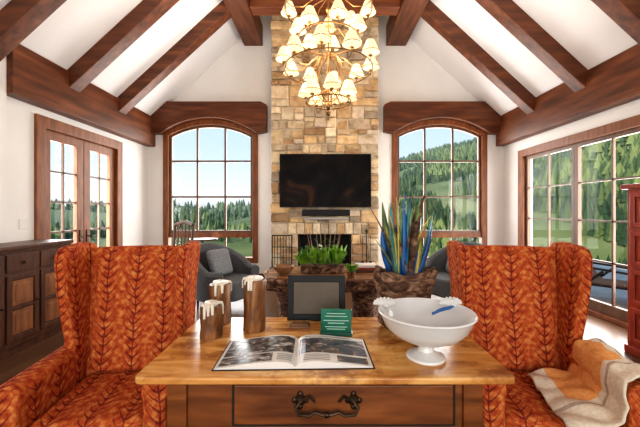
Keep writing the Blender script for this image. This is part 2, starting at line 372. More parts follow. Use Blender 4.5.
for a,c in zip(edges[1:],edges[:-1]):
    s_=.06
    q.ring([(a,.06),(a,zt-.07),(c,zt-.07),(c,.06)],[(a+s_,.2),(a+s_,zt-.13),(c-s_,zt-.13),(c-s_,.2)],'x',X+.02,X+.08)
    m_=(a+c)/2; q2.box(X+.035,X+.065,m_-.014,m_+.014,.2,zt-.13)
    for z in (.75,1.3,1.85): q2.box(X+.035,X+.065,a+s_,c-s_,z-.012,z+.012)
    q3.box(X+.05,X+.053,a+s_,c-s_,.2,zt-.13)
q.obj('panels',muntin_m,e,bevel=.006); q2.obj('muntins',muntin_m,e); q3.obj('glass',glass_m,e)

# ------------------------------------------------------------ chimney
e=grp('stone_fireplace'); CX0,CX1,CY=-.99,1.10,6.2; CT=5.56
OX0,OX1,OZ0,OZ1=-.47,.57,.36,.98
q=MB(); tones=[(.66,.49,.30),(.76,.61,.41),(.60,.44,.27),(.78,.67,.49),(.56,.48,.38),(.72,.54,.33),(.64,.56,.46),(.48,.33,.20),(.78,.65,.45),(.68,.58,.44),(.82,.73,.57),(.50,.43,.34),(.70,.51,.29)]
def split(x0,x1,z0,z1):
    w,h=x1-x0,z1-z0
    big=w*h>U(.025,.13) or w>.70 or h>.36 or w>3.2*h or h>1.3*w
    if big and (w>.18 or h>.18):
        if (w>h*1.5 and w>.18) or h<.16: c=x0+w*U(.3,.7); split(x0,c,z0,z1); split(c,x1,z0,z1)
        else: c=z0+h*U(.32,.68); split(x0,x1,z0,c); split(x0,x1,c,z1)
        return
    t=random.choice(tones); k=U(.76,1.12); g_=.010
    q.box(x0+g_,x1-g_,CY-U(0,.07),6.56,z0+g_,z1-g_,0,None,(t[0]*k,t[1]*k,t[2]*k),jit=.011)
region=split
region(CX0,OX0,0,OZ1); region(OX1,CX1,0,OZ1); region(OX0,OX1,0,OZ0)
n=9; W=(OX1-OX0+.36)/n; x=OX0-.18
for i in range(n):
    t=random.choice(tones); q.box(x+i*W+.005,x+(i+1)*W-.005,CY-.04,6.56,OZ1+.005,OZ1+.22,0,None,t)
region(CX0,OX0-.18,OZ1,OZ1+.22); region(OX1+.18,CX1,OZ1,OZ1+.22)
region(CX0,CX1,OZ1+.22,CT)
q.obj('stones',stone_m,e,bevel=.022,seg=3)
q=MB(); q.box(CX0+.01,OX0,CY+.004,6.59,0,OZ1); q.box(OX1,CX1-.01,CY+.004,6.59,0,OZ1); q.box(OX0,OX1,CY+.004,6.59,0,OZ0); q.box(CX0+.01,CX1-.01,CY+.004,6.59,OZ1,CT)
q.obj('mortar_core',mortar,e)
q=MB(); q.box(OX0,OX1,6.5,6.57,OZ0,OZ1); q.box(OX0-.001,OX0+.03,CY+.03,6.5,OZ0,OZ1); q.box(OX1-.03,OX1+.001,CY+.03,6.5,OZ0,OZ1); q.box(OX0,OX1,CY+.03,6.5,OZ0,OZ0+.02); q.box(OX0,OX1,CY+.03,6.5,OZ1-.02,OZ1)
q.obj('firebox',char,e)
q=MB(); 
for i in range(6): 
    x0=CX0+i*(CX1-CX0)/6; t=random.choice(tones); q.box(x0+.006,x0+(CX1-CX0)/6-.006,5.75,6.10,.0,.26,0,None,t)
q.box(CX0-.05,CX1+.05,5.70,6.10,.27,.34,0,None,(.5,.42,.32))
q.obj('hearth',stone_m,e,bevel=.012)
q=MB()
for i in range(5): q.tube([(-.3+i*.02,6.33,.45+.06*(i%3)),(.4-.03*i,6.40,.47+.05*(i%3))],.045,10)
q.obj('firewood',bark,e)
e=grp('television'); q=MB(); q.box(-.80,.93,6.04,6.08,1.50,2.51); q.box(-.2,.33,6.08,6.115,1.8,2.2); q.obj('housing',black_m,e,bevel=.006)
q=MB(); q.box(-.785,.915,6.036,6.0405,1.52,2.495); q.obj('screen',screen_m,e)
q=MB(); q.box(-.38,.53,6.02,6.11,1.34,1.46); q.obj('soundbar',black_m,bevel=.015)
q=MB(); q.box(-.34,.50,6.03,6.12,1.27,1.31); q.obj('wall_shelf',plain('shelf_metal',(.3,.28,.26),.4,.5),bevel=.004)
q=MB()
for i in range(9):
    a=math.radians(-75+i*19); l=U(.22,.38)
    p=Vector((.05,5.88,.36)); mid=p+Vector((math.sin(a)*l*.7,U(-.05,.05),l*.5+.12)); tp=mid+Vector((math.sin(a)*l*.25,0,l*.5+.26))
    q.tube([p,p+Vector((math.sin(a)*l*.3,0,.15)),mid,tp],[.018,.016,.013,.004],7)
    q.tube([mid,mid+Vector((math.sin(a+.6)*.12,0,.16))],[.01,.003],6)
q.lathe([(.0,0),(.13,0),(.12,.03),(.03,.05)],(.05,5.88,.341),18)
q.obj('antler_candelabra',noisy('antler',[(.3,(.12,.07,.04)),(.7,(.32,.22,.14))],10,rough=.6),smooth=True)
e=grp('fireplace_screen'); q=MB(); x0,x1=-.95,-.56
q.ring([(x0,.36),(x0,.98),(x1,.98),(x1,.36)],[(x0+.02,.38),(x0+.02,.96),(x1-.02,.96),(x1-.02,.38)],'y',6.03,6.05)
for i in range(1,7): q.tube([(x0+i*.055,6.04,.37),(x0+i*.055,6.04,.97)],.006,6)
for z in (.55,.75): q.tube([(x0,6.04,z),(x1,6.04,z)],.006,6)
q.box(x0-.03,x0+.05,5.98,6.09,.342,.365); q.box(x1-.05,x1+.03,5.98,6.09,.342,.365)
q.obj('ironwork',iron,e)
e=grp('fireplace_tool_set'); q=MB(); q.lathe([(.0,0),(.1,0),(.1,.02),(.02,.04)],(.82,5.9,.341),16)
q.tube([(.82,5.9,.36),(.82,5.9,1.05)],.01,8); q.ball((.82,5.9,1.06),.025)
for d in (-.07,.07):
    q.tube([(.82,5.9,.95),(.82+d,5.9,.97),(.82+d,5.9,.45)],.007,6); q.box(.82+d-.03,.82+d+.03,5.89,5.91,.40,.50)
q.obj('tools',iron,e)

# ------------------------------------------------------------ chandelier
CH=Vector((.08,4.0,0)); e=grp('chandelier')
q=MB(); sh=MB(); bl=MB()
q.tube([(CH.x,CH.y,2.66),(CH.x,CH.y,4.86)],.012,10)
q.tube([(CH.x,CH.y,4.8),(CH.x,CH.y,RIDGE-.1)],.01,8); q.lathe([(.09,0),(.08,-.03),(.02,-.05)],(CH.x,CH.y,RIDGE-.08),16)
q.ball((CH.x,CH.y,2.66),.035); q.ball((CH.x,CH.y,2.60),(.014,.014,.035))
for z,r_ in ((2.75,.045),(3.15,.035),(3.6,.045),(3.95,.035),(4.2,.04)): q.ball((CH.x,CH.y,z),(r_,r_,r_*1.3))
def hoop(z,r_,t=.009): q.tube([(CH.x+r_*math.cos(2*math.pi*i/40),CH.y+r_*math.sin(2*math.pi*i/40),z) for i in range(40)],t,8,closed=True)
for z,r_,n,ph in ((2.80,.28,7,.35),(3.20,.55,10,.15),(3.58,.38,7,.5),(3.95,.54,10,.3),(4.3,.32,6,0)):
    hoop(z,r_)
    for i in range(n):
        a=2*math.pi*i/n+ph; c,s_=math.cos(a),math.sin(a); dz_=.03*(i%2)
        P=lambda rr,zz:(CH.x+rr*c,CH.y+rr*s_,zz+dz_*(rr/r_))
        q.tube([P(.02,z+.16),P(r_*.35,z+.10),P(r_*.6,z-.04),P(r_*.85,z-.07),P(r_,z-.02),P(r_,z+.03)],.0055,6)
        q.lathe([(.0,0),(.028,.005),(.024,.016),(.010,.02)],P(r_,z+.02),12)
        sh.lathe([(.011,0),(.011,.07)],P(r_,z+.04),8,2)
        bl.lathe([(.002,0),(.014,.02),(.010,.05),(.002,.065)],P(r_,z+.11),8)
        sh.lathe([(.105,0),(.046,.14)],P(r_,z+.065),18,0,fr=1)
        sh.lathe([(.1055,-.002),(.1035,.008)],P(r_,z+.065),18,1,fr=1)
        sh.lathe([(.0465,.134),(.0455,.142)],P(r_,z+.065),18,1,fr=1)
for a in (0,math.pi/2,math.pi/4,-math.pi/4):
    q.tube([(CH.x+.19*math.sin(2*math.pi*i/32)*math.cos(a),CH.y+.19*math.sin(2*math.pi*i/32)*math.sin(a),3.10+.30*math.cos(2*math.pi*i/32)) for i in range(32)],.006,6,closed=True)
q.obj('brass_frame',brass,e,smooth=True); sh.obj('shades',[linen,trimsh,wax],e,smooth=True,norm=False); bl.obj('bulbs',bulb_m,e,smooth=True)
for z in (2.98,3.4,3.85):
    for s_ in (-1,1):
        l=bpy.data.lights.new('candle_light','POINT'); l.energy=14; l.color=(1,.74,.46); l.shadow_soft_size=.12
        o=bpy.data.objects.new('candle_light',l); S.collection.objects.link(o); o.location=(CH.x+s_*.22,CH.y-.1,z+.02); o.parent=e

# ------------------------------------------------------------ desk
DZ=.77
e=grp('writing_desk'); q=MB()
def rrect(x0,x1,y0,y1,r,n=5):
    P=[]
    for cx,cy,a0 in ((x1-r,y1-r,0),(x0+r,y1-r,90),(x0+r,y0+r,180),(x1-r,y0+r,270)):
        for i in range(n+1):
            a=math.radians(a0+90*i/n); P.append((cx+r*math.cos(a),cy+r*math.sin(a)))
    return P
q.prism(rrect(-.772,.797,1.295,2.035,.035),'z',DZ-.03,DZ); q.obj('top',desk_m,e,bevel=.008,seg=3)
q=MB(); q.box(-.62,.645,1.335,1.99,.54,DZ-.03)
q.obj('apron',deskd_m,e,bevel=.004)
q=MB()
for x0,x1,y0,y1 in ((-.64,-.56,1.32,1.40),(.585,.665,1.32,1.40),(-.64,-.56,1.93,2.01),(.585,.665,1.93,2.01)):
    cx,cy=(x0+x1)/2,(y0+y1)/2
    q.box(x0,x1,y0,y1,.52,DZ-.03)
    q.lathe([(.02,0),(.026,.03),(.034,.10),(.024,.14),(.036,.2),(.04,.36),(.026,.42),(.038,.46),(.038,.52)],(cx,cy,0),16)
q.obj('legs',deskd_m,e,bevel=.003)
q=MB(); q.box(-.365,.545,1.323,1.34,.56,.725); q.obj('drawer_front',deskd_m,e,bevel=.006)
q=MB(); q.ring([(-.375,.55),(-.375,.735),(.555,.735),(.555,.55)],[(-.368,.557),(-.368,.728),(.548,.728),(.548,.557)],'y',1.331,1.336); q.obj('drawer_gap',char,e)
q=MB(); cx=.02
for s_ in (-1,1):
    q.lathe([(0,0),(.024,.002),(.02,.008),(.008,.02),(0,.024)],(0,0,0),14,M=T(cx+s_*.11,1.323,.665)@RX(90))
    for a in (0,90,180,270): q.ball((cx+s_*.11+.024*math.cos(math.radians(a)),1.319,.665+.026*math.sin(math.radians(a))),(.012,.005,.012),n=8)
    q.tube([(cx+s_*.11,1.308,.665),(cx+s_*.127,1.30,.645),(cx+s_*.115,1.295,.622),(cx+s_*.07,1.295,.618),(cx+s_*.05,1.295,.632),(cx+s_*.02,1.295,.622),(cx,1.295,.620)],.0075,8)
    q.tube([(cx+s_*.05,1.319,.660),(cx+s_*.07,1.317,.683),(cx+s_*.095,1.317,.670)],.006,6)
q.ball((cx,1.295,.62),(.016,.010,.012),n=10)
q.obj('bail_pull',bronze,e,smooth=True)

# ------------------------------------------------------------ wingback armchairs
def wingback(x,y,rz):
    e=grp('wingback_armchair',(x,y,0),rz); e.scale=(.97,1,1)
    q=MB(); q.box(-.265,.265,-.44,.07,.31,.475); o=q.obj('seat_cushion',fab_m,e,bevel=.045,seg=5,uv=True)
    q=MB(); q.box(-.36,.36,-.41,.16,.16,.34); q.obj('base',fab_m,e,bevel=.02,seg=3,uv=True)
    q=MB(); n=12; pts=[(-.34,0),(.34,0)]
    for i in range(n+1):
        u=1-2*i/n; pts.append((.345*u,.80+.012*(1-u*u)))
    Mb=T(0,.06,.42)@RX(-9)
    q.prism(pts,'y',0,.13,0,Mb); q.obj('back',fab_m,e,bevel=.03,seg=4,uv=True)
    q=MB(); q.box(-.255,.255,-.03,.05,.05,.77,0,Mb); q.obj('back_cushion',fab_m,e,bevel=.035,seg=4,uv=True)
    for s_ in (-1,1):
        prof=[(-.06,.60),(.17,.60),(.27,1.18),(.27,1.235),(.16,1.252),(.04,1.245),(-.035,1.235),(-.07,1.19),(-.08,1.12),(-.075,.98),(-.055,.82),(-.035,.70)]
        vs=[];n=len(prof)
        for side in (0,1):
            for (yy,zz) in prof:
                fl=.04*max(0,(zz-.6)/.63)
                xin=.262+fl+ (0 if side==0 else .07)
                vs.append((s_*xin,yy,zz))
        fs=[list(range(n)),list(range(2*n-1,n-1,-1))]+[(i,(i+1)%n,(i+1)%n+n,i+n) for i in range(n)]
        q=MB(); q.add(vs,fs); q.obj('wing',fab_m,e,bevel=.028,seg=4,uv=True)
        q=MB(); ap=[(.265,.30),(.265,.56),(.255,.60),(.262,.64),(.295,.668),(.335,.672),(.375,.66),(.395,.625),(.39,.585),(.37,.55),(.365,.18),(.30,.18)]
        q.prism([(s_*a,c) for a,c in ap],'y',-.45,.14); q.obj('arm',fab_m,e,bevel=.015,seg=3,uv=True)
        q=MB(); 
        for yy in (-.36,.12): q.lathe([(.017,0),(.03,.17)],(s_*.31,yy,0),12)
        q.obj('legs',cab_m,e,smooth=True)
    return e
wingback(-1.15,1.89,math.radians(8)); wingback(1.175,1.90,math.radians(-8))
# throw blanket
q=MB(); prof=[(1.12,.485),(1.20,.495),(1.30,.50),(1.37,.51),(1.402,.56),(1.395,.62),(1.41,.675),(1.45,.698),(1.50,.70),(1.55,.685),(1.575,.62),(1.57,.52),(1.57,.42)]
nv=26; vs=[];fs=[]
dense=[]
for i in range(len(prof)-1):
    for k in range(4):
        t=k/4; dense.append((prof[i][0]*(1-t)+prof[i+1][0]*t,prof[i][1]*(1-t)+prof[i+1][1]*t))
dense.append(prof[-1]); L=len(dense)
piv=Vector((1.175,1.90,0)); rot=Matrix.Rotation(math.radians(-8),3,'Z')
for j in range(nv+1):
    v=j/nv
    for i,(x,z) in enumerate(dense):
        u=i/(L-1); yy=1.42+.40*v+ .05*math.sin(u*3)-.08*(1-u)*(1-v)+.03*math.sin(u*7+1)*v
        w=.018*math.sin(v*13+u*7)+.012*math.sin(u*25+v*5)
        p=Vector((x+.004+(-.008 if u<.6 and z>.52 else 0)+.06*(1-u)*v, yy, z+.012+abs(w)))
        vs.append(piv+rot@(p-piv))
mi=[]
for j in range(nv):
    for i in range(L-1):
        fs.append((j*L+i,j*L+i+1,(j+1)*L+i+1,(j+1)*L+i)); v=j/nv; u=i/L
        mi.append(1 if (v>.38 and .10<u<.62) else (2 if ((.24<v<.28 and u<.66) or (.68<u<.70)) else 0))
q.add(vs,fs); q.m=mi
q.obj('throw_blanket',[cream,orng,gstr],smooth=True,solid=.014,sub=1)

# ------------------------------------------------------------ desk items
e=grp('open_book',(-.115,1.365,DZ),math.radians(1.5)); 
def ph(u): return .006+.026*math.sin(math.pi*min(1,u)**.55)*(1-.25*u)+.004*(1-u)
q=MB(); pm=MB()
for s_,w in ((-1,.345),(1,.335)):
    N=18; top=[(s_*w*i/N,ph(i/N)) for i in range(N+1)]
    q.prism([(0,.003)]+top+[(s_*w,.003)],'y',0,.295)
    def patch(u0,u1,v0,v1,m):
        n=10; vs=[];fs=[]
        for i in range(n+1):
            u=u0+(u1-u0)*i/n
            for v in (v0,v1): vs.append((s_*w*u,.295*v,ph(u)+.0012))
        for i in range(n): fs.append((2*i,2*i+2,2*i+3,2*i+1))
        pm.add(vs,fs,m)
    if s_<0:
        patch(.04,.96,.34,.95,0); patch(.30,.96,.05,.30,0)
        for k in range(4): patch(.05,.24,.08+k*.055,.10+k*.055,2)
    else:
        patch(.03,.97,.30,.86,1)
        patch(.1,.8,.91,.94,2); patch(.1,.45,.06,.085,2); patch(.55,.95,.05,.24,1)
        for k in range(3): patch(.1,.45,.12+k*.05,.135+k*.05,2)
q.obj('pages',page_m,e); pm.obj('printed_photos',[photo1,photo2,text_m],e,norm=False)
q=MB(); q.box(-.352,.343,-.006,.301,0,.003); q.obj('cover',char,e)
for x,y,r_,h in ((-.595,1.72,.058,.17),(-.615,1.93,.064,.235),(-.385,1.82,.062,.285)):
    e=grp('log_candle',(x,y,DZ)); q=MB()
    q.lathe([(r_*.97,0),(r_,.01),(r_*.97,h*.3),(r_*.99,h*.6),(r_*1.0,h-.008),(r_*.94,h)],(0,0,0),28,wob=.14); q.obj('log',logw,e,smooth=True)
    q=MB(); q.lathe([(r_*.62,h-.01),(r_*.72,h+.006),(r_*.6,h+.018),(r_*.2,h+.016),(0,h+.012)],(0,0,0),20,wob=.2)
    for i in range(5):
        a=U(0,6.28) if i>1 else -1.57+U(-.6,.6); l=U(.015,.06)
        px,py=math.cos(a)*r_*1.0,math.sin(a)*r_*1.0
        q.tube([(px*.6,py*.6,h+.008),(px*.95,py*.95,h+.004),(px*1.02,py*1.02,h-.01),(px*1.04,py*1.04,h-l)],[.009,.009,.008,.006],8)
    q.tube([(0,0,h+.01),(.002,0,h+.03)],.0015,6)
    q.obj('wax',wax,e,smooth=True)
e=grp('picture_frame',(-.035,1.955,DZ),0); Mt=RX(-8)
q=MB(); q.ring([(-.178,.006),(-.178,.275),(.178,.275),(.178,.006)],[(-.140,.045),(-.140,.235),(.140,.235),(.140,.045)],'y',-.012,.012,0,Mt); q.obj('border',black_m,e,bevel=.004)
q=MB(); q.box(-.142,.142,-.006,.008,.043,.237,0,Mt); q.obj('panel',grey_scr,e)
q=MB(); q.prism([(.012,.0),(.065,.0),(.03,.16),(.02,.16)],'x',-.03,.03); q.obj('easel_foot',black_m,e)
e=grp('glass_plaque',(.077,1.745,DZ),math.radians(-4))
q=MB(); q.box(-.083,.083,-.008,.012,.018,.14); q.obj('panel',gglass,e,bevel=.003)
q=MB(); q.box(-.087,.087,-.025,.028,0,.018); q.obj('base',plain('plaque_base',(.03,.12,.09),.15),e,bevel=.003)
q=MB()
for i,(w,z) in enumerate(((.05,.118),(.06,.103),(.068,.080),(.045,.066),(.06,.046),(.05,.034))): q.box(-w,w,-.0095,-.0082,z-.002,z+.002)
q.obj('engraving',gtext,e)
q=MB(); q.box(-.19,-.07,1.83,1.90,DZ,DZ+.012); q.box(-.175,-.08,1.838,1.893,DZ+.012,DZ+.022); q.obj('small_box',tabw,bevel=.003)
e=grp('pedestal_bowl',(.478,1.475,DZ)); q=MB()
q.lathe([(.0,.004),(.082,0),(.088,.006),(.084,.014),(.058,.024),(.036,.036),(.030,.052),(.036,.066),(.052,.074),(.10,.088),(.15,.114),(.185,.150),(.205,.195),(.218,.212),(.214,.218),(.198,.207),(.175,.160),(.14,.125),(.09,.102),(0,.094)],(0,0,0),48)
q.obj('bowl',ceramic,e,smooth=True)
q=MB()
for cx,cy in ((-.165,.11),(.165,.115)):
    for k in range(9):
        a=math.radians(-85+k*21); q.tube([(cx,cy-.02,.212),(cx+.026*math.sin(a),cy-.006,.214+.016*math.cos(a)),(cx+.050*math.sin(a),cy+.012,.212+.026*math.cos(a))],[.004,.009,.007],8)
        q.ball((cx+.050*math.sin(a),cy+.012,.212+.026*math.cos(a)),.009,n=8)
    q.ball((cx,cy-.02,.212),(.014,.012,.012),n=10)
q.obj('shell_handles',ceramic,e,smooth=True)
q=MB()
q.tube([(.05,.06,.180),(.08,.06,.196),(.11,.07,.202),(.14,.08,.204),(.17,.09,.212)],[.005,.008,.009,.008,.004],8)
q.ball((.06,.06,.186),(.012,.008,.007),n=8)
q.obj('blue_ornament',blue_m,e,smooth=True)
e=grp('bark_planter',(.485,1.88,DZ)); q=MB(); n=48
prof=[(.125,0),(.145,.03),(.142,.12),(.155,.2),(.168,.28),(.176,.325),(.158,.325),(.145,.28),(0,.27)]
vs=[];fs=[]
dz=[]
for i in range(len(prof)-1):
    for k in range(4): dz.append((prof[i][0]+(prof[i+1][0]-prof[i][0])*k/4,prof[i][1]+(prof[i+1][1]-prof[i][1])*k/4))
dz.append(prof[-1])
for r_,z in dz:
    for k in range(n):
        a=2*math.pi*k/n; f=1+.16*noise.noise(Vector((math.cos(a)*2.2,math.sin(a)*2.2,z*9)))+.10*noise.noise(Vector((math.cos(a)*7,math.sin(a)*7,z*25)))
        vs.append((r_*f*math.cos(a)*1.02,r_*f*math.sin(a)*.85,max(0,z+(.04*noise.noise(Vector((math.cos(a)*2,math.sin(a)*2,3))) if z>.25 else 0))))
for i in range(len(dz)-1):
    for k in range(n): fs.append((i*n+k,i*n+(k+1)%n,(i+1)*n+(k+1)%n,(i+1)*n+k))
q.add(vs,fs); q.obj('bark_pot',bark,e,smooth=True)
q=MB()
cols=[4,3,0,1,0,2,0,0,3,1,0,2,0,1,2,3,4,0,3,2,0,1]
for i in range(22):
    f=i/21; x=-.12+.24*f; m=cols[i]
    h=U(.58,.80)-.06*abs(f-.5); q.blade((x*.45,U(-.05,.06),.24),(x*1.1+U(-.03,.03),U(-.08,.07),h),(U(-.02,.02),0,0),U(.024,.048),m,side=(1,U(-.7,.7),0),n=10)
for i in range(16):
    a=U(0,6.28); l=U(.06,.20); tx=-.03-abs(math.cos(a))*l if i<10 else l*.7
    q.blade((U(-.06,.04),U(-.04,.04),.24),(tx,U(-.08,.08),U(.50,.80)),(U(-.02,.02),0,.04),U(.008,.018),(3,4,2)[i%3],side=(1,.3,0),n=10)
q.obj('feather_blades',[fb_blue,fb_teal,fb_yel,fb_grn,bark],e,smooth=True,solid=.003,norm=False)

# ------------------------------------------------------------ live-edge table + plant
e=grp('live_edge_table'); q=MB(); P=[]
for i in range(40):
    a=2*math.pi*i/40; c,s_=math.cos(a),math.sin(a)
    sx=math.copysign(abs(c)**.5,c); sy=math.copysign(abs(s_)**.5,s_); k=1+.06*noise.noise(Vector((c*2,s_*2,1)))
    P.append((.06+.70*sx*k,3.62+.42*sy*k))
q.prism(P,'z',.62,.74); q.obj('slab',bark,e,bevel=.02,seg=2)
q=MB(); q.prism([(.06+(x-.06)*.955,3.62+(y-3.62)*.94) for x,y in P],'z',.735,.75); q.obj('polished_top',tabw,e)
q=MB(); 
for x in (-.35,.48): q.lathe([(.20,0),(.15,.1),(.13,.35),(.18,.62)],(x,3.62,0),20,wob=.25)
q.obj('trunk_legs',bark,e,smooth=True)
e=grp('potted_succulent_garden',(0.0,3.62,.75)); q=MB()
q.prism(rrect(-.24,.25,-.1,.1,.05),'z',0,.09); q.obj('trough',bark,e,bevel=.01)
q=MB()
for c in range(9):
    cx=-.22+.055*c; cy=U(-.05,.05)
    for i in range(15):
        a=U(0,6.28); l=U(.05,.13); q.blade((cx,cy,.08),(cx+math.cos(a)*l,cy+math.sin(a)*l,.10+U(.03,.22)),(0,0,.03),U(.025,.05),0 if R()<.75 else 1,5)
for i in range(6): 
    c=(U(-.16,.18),U(-.08,.02),U(.20,.31)); q.ball(c,(.013,.010,.011),2,8)
for i in range(4): q.tube([(U(-.1,.1),0,.09),(U(-.15,.15),0,.25),(U(-.2,.2),-.03,.38)],.003,5,1)
q.obj('foliage',[green_l,green_d,petal],e,smooth=True,norm=False)
e=grp('potted_plant',(.30,3.30,.75)); q=MB(); q.lathe([(0,0),(.035,0),(.05,.07),(.045,.07),(0,.06)],(0,0,0),16); q.obj('pot',logw,e,smooth=True)
q=MB()
for i in range(26):
    a=U(0,6.28); l=U(.04,.09); q.blade((0,0,.06),(math.cos(a)*l,math.sin(a)*l,.08+U(.0,.07)),(0,0,.02),.03,0,4)
q.obj('leaves',green_l,e,smooth=True,norm=False)
q=MB()
for i,(w,d,h) in enumerate(((.13,.10,.03),(.12,.09,.025),(.11,.085,.03))):
    z0=.75+sum((.03,.025,.03)[:i]); q.box(.50-w,.50+w,3.66-d,3.66+d,z0,z0+h-.002,i)
q.obj('book_stack',[cab_m,red_m,page_m],bevel=.003)
e=grp('wood_bowl',(-.42,3.50,.75)); q=MB(); q.lathe([(0,0),(.05,0),(.10,.05),(.12,.09),(.11,.09),(.09,.055),(0,.02)],(0,0,0),24); q.obj('bowl',tabw,e,smooth=True)

# ------------------------------------------------------------ grey barrel chairs
def barrel(x,y,rz):
    e=grp('barrel_armchair',(x,y,0),rz); q=MB(); n=28; A=math.radians(128)
    vs=[];fs=[]
    for i in range(n+1):
        a=-A+2*A*i/n; c=math.cos(a); s_=math.sin(a)
        k=max(0,(c+.2)/1.2); zt=.60+.34*k**1.0; lean=.06*k
        sec=[(.36,.20),(.36+lean,zt-.04),(.40+lean,zt),(.46+lean,zt),(.50+lean,zt-.04),(.46,.20)]
        for (r_,z) in sec: vs.append((r_*s_,r_*c,z))
    for i in range(n):
        for k in range(6): fs.append((i*6+k,i*6+(k+1)%6,(i+1)*6+(k+1)%6,(i+1)*6+k))
    fs+=[tuple(range(6)),tuple(n*6+k for k in range(5,-1,-1))]
    q.add(vs,fs); q.obj('shell',greyfab,e,smooth=True,bevel=.01)
    q=MB(); q.prism(rrect(-.34,.34,-.42,.30,.14),'z',.20,.46); q.obj('seat',greyfab,e,bevel=.04,seg=4)
    q=MB(); q.box(-.2,.2,-.06,.06,-.2,.2,0,T(0.02,.15,.66)@RX(-18)); q.obj('pillow',pillow_m,e,bevel=.055,seg=5)
    q=MB()
    for a,c in ((-.28,-.3),(.28,-.3),(-.28,.28),(.28,.28)): q.lathe([(.012,0),(.022,.21)],(a,c,0),10)
    q.obj('legs',cab_m,e,smooth=True)
barrel(-1.42,4.75,math.radians(62)); barrel(1.98,4.9,math.radians(-62))
e=grp('wooden_chair',(-2.52,5.35,0),math.radians(-25)); q=MB()
q.box(-.22,.22,-.22,.22,.44,.48)
for a in (-.2,.2):
    q.box(a-.02,a+.02,-.22,-.18,0,.44); q.tube([(a,.2,0),(a,.2,.48),(a*1.1,.27,1.22)],.024,8)
    q.tube([(a,-.2,.66),(a,.2,.66)],.015,8); q.tube([(a,-.2,.48),(a,-.2,.66)],.013,8)
q.tube([(-.22,.26,1.19),(0,.28,1.25),(.22,.26,1.19)],.032,8); q.tube([(-.21,.23,.75),(.21,.23,.75)],.016,8)
for a in (-.12,-.04,.04,.12): q.tube([(a,.225,.75),(a*1.05,.268,1.22)],.013,6)
q.obj('frame',cab_m,e,bevel=.003)
q=MB()
e=grp('side_table',(-2.25,6.05,0)); q.lathe([(.17,0),(.16,.03),(.03,.06),(.03,.86),(.26,.88),(.27,.91),(.0,.91)],(0,0,0),24); q.obj('pedestal',cab_m,e,smooth=True)

# ------------------------------------------------------------ cabinets
e=grp('sideboard_cabinet'); q=MB(); CXl,CXf=XL+.11,-3.08; y0,y1=2.3,3.90; H=1.09
q.box(CXl,CXf,y0,y1,.08,H-.05); q.box(CXl,CXf-.02,y0+.03,y1-.03,0,.08); q.obj('carcass',cab_m,e,bevel=.004)
q=MB(); q.box(CXl,CXf+.035,y0-.03,y1+.03,H-.04,H); q.box(CXl,CXf+.02,y0-.015,y1+.015,H-.065,H-.04); q.obj('top',cab_m,e,bevel=.008)
q=MB(); q2=MB(); q3=MB(); n=4; w=(y1-y0-.08)/n
for i in range(n):
    a=y0+.04+i*w+.015; c=a+w-.03
    q.box(CXf,CXf+.015,a,c,.83,1.0)
    q.ring([(a,.14),(a,.80),(c,.80),(c,.14)],[(a+.05,.19),(a+.05,.75),(c-.05,.75),(c-.05,.19)],'x',CXf,CXf+.018)
    for z0,z1 in ((.20,.44),(.49,.74)):
        q2.box(CXf,CXf+.010,a+.06,c-.06,z0,z1); q2.box(CXf+.008,CXf+.017,a+.09,c-.09,z0+.035,z1-.035)
    q.box(CXf,CXf+.016,a+.05,c-.05,.45,.48)
    q3.ball((CXf+.03,(a+c)/2,.915),.016); q3.ball((CXf+.03,c-.03,.5),.014)
q.obj('door_frames',cab_m,e,bevel=.004); q2.obj('door_panels',cabp_m,e,bevel=.006); q3.obj('knobs',bronze,e,smooth=True)
e=grp('red_armoire'); q=MB(); q.box(3.12,3.70,2.2,3.27,.06,1.66); q.obj('carcass',red_m,e,bevel=.004)
q=MB(); q.box(3.08,3.70,2.16,3.31,1.66,1.71); q.box(3.10,3.70,2.18,3.29,0,.08); q.obj('cornice_and_plinth',red_m,e,bevel=.01)
q=MB(); q2=MB()
for k in range(4):
    z0=.12+k*.385; z1=z0+.35
    for (a,c) in ((2.76,3.23),(2.24,2.71)):
        q.ring([(a,z0),(a,z1),(c,z1),(c,z0)],[(a+.05,z0+.05),(a+.05,z1-.05),(c-.05,z1-.05),(c-.05,z0+.05)],'x',3.10,3.12)
        q.box(3.105,3.12,a+.09,c-.09,z0+.09,z1-.09)
        q2.ball((3.09,(a+c)/2,(z0+z1)/2),.018)
q.obj('raised_panels',red_m,e,bevel=.008); q2.obj('knobs',iron,e,smooth=True)

# ------------------------------------------------------------ exterior
b=MB(); b.box(XR+.2,8.2,-3,9.5,-.25,-.06); b.box(-8,XR+.2,YB+.3,8.8,-.25,-.06); b.box(-8,XL-.2,-3,YB+.3,-.25,-.06); b.obj('patio',patio_m)
e=grp('patio_lounge_chair',(4.75,5.3,-.038),math.radians(35)); q=MB()
q.prism([(-.45,.32),(.15,.30),(.55,.82),(.60,.80),(.2,.24),(-.45,.26)],'x',-.28,.28); q.obj('sling',plain('sling_brown',(.20,.10,.05),.7),e,bevel=.01)
q=MB()
for s_ in (-.3,.3): q.tube([(s_,-.45,0),(s_,-.42,.5),(s_,.3,.55)],.02,8); q.tube([(s_,.5,0),(s_,.0,.5)],.02,8); q.tube([(s_,-.45,.28),(s_,.18,.27),(s_,.58,.82)],.02,8)
q.obj('frame',iron,e,smooth=True)
E=[(-6,.12),(-1.3,.02),(-.5,.01),(-.3,.0),(.1,.07),(.22,.135),(.36,.185),(.5,.215),(.58,.20),(.68,.21),(.8,.38),(1.0,.54),(1.5,.80),(3,1.2),(8,2.4)]
def Ev(t):
    if t<=E[0][0]: return E[0][1]
    for (a,va),(c,vc) in zip(E,E[1:]):
        if t<=c: k=(t-a)/(c-a); return va+(vc-va)*k
    return E[-1][1]
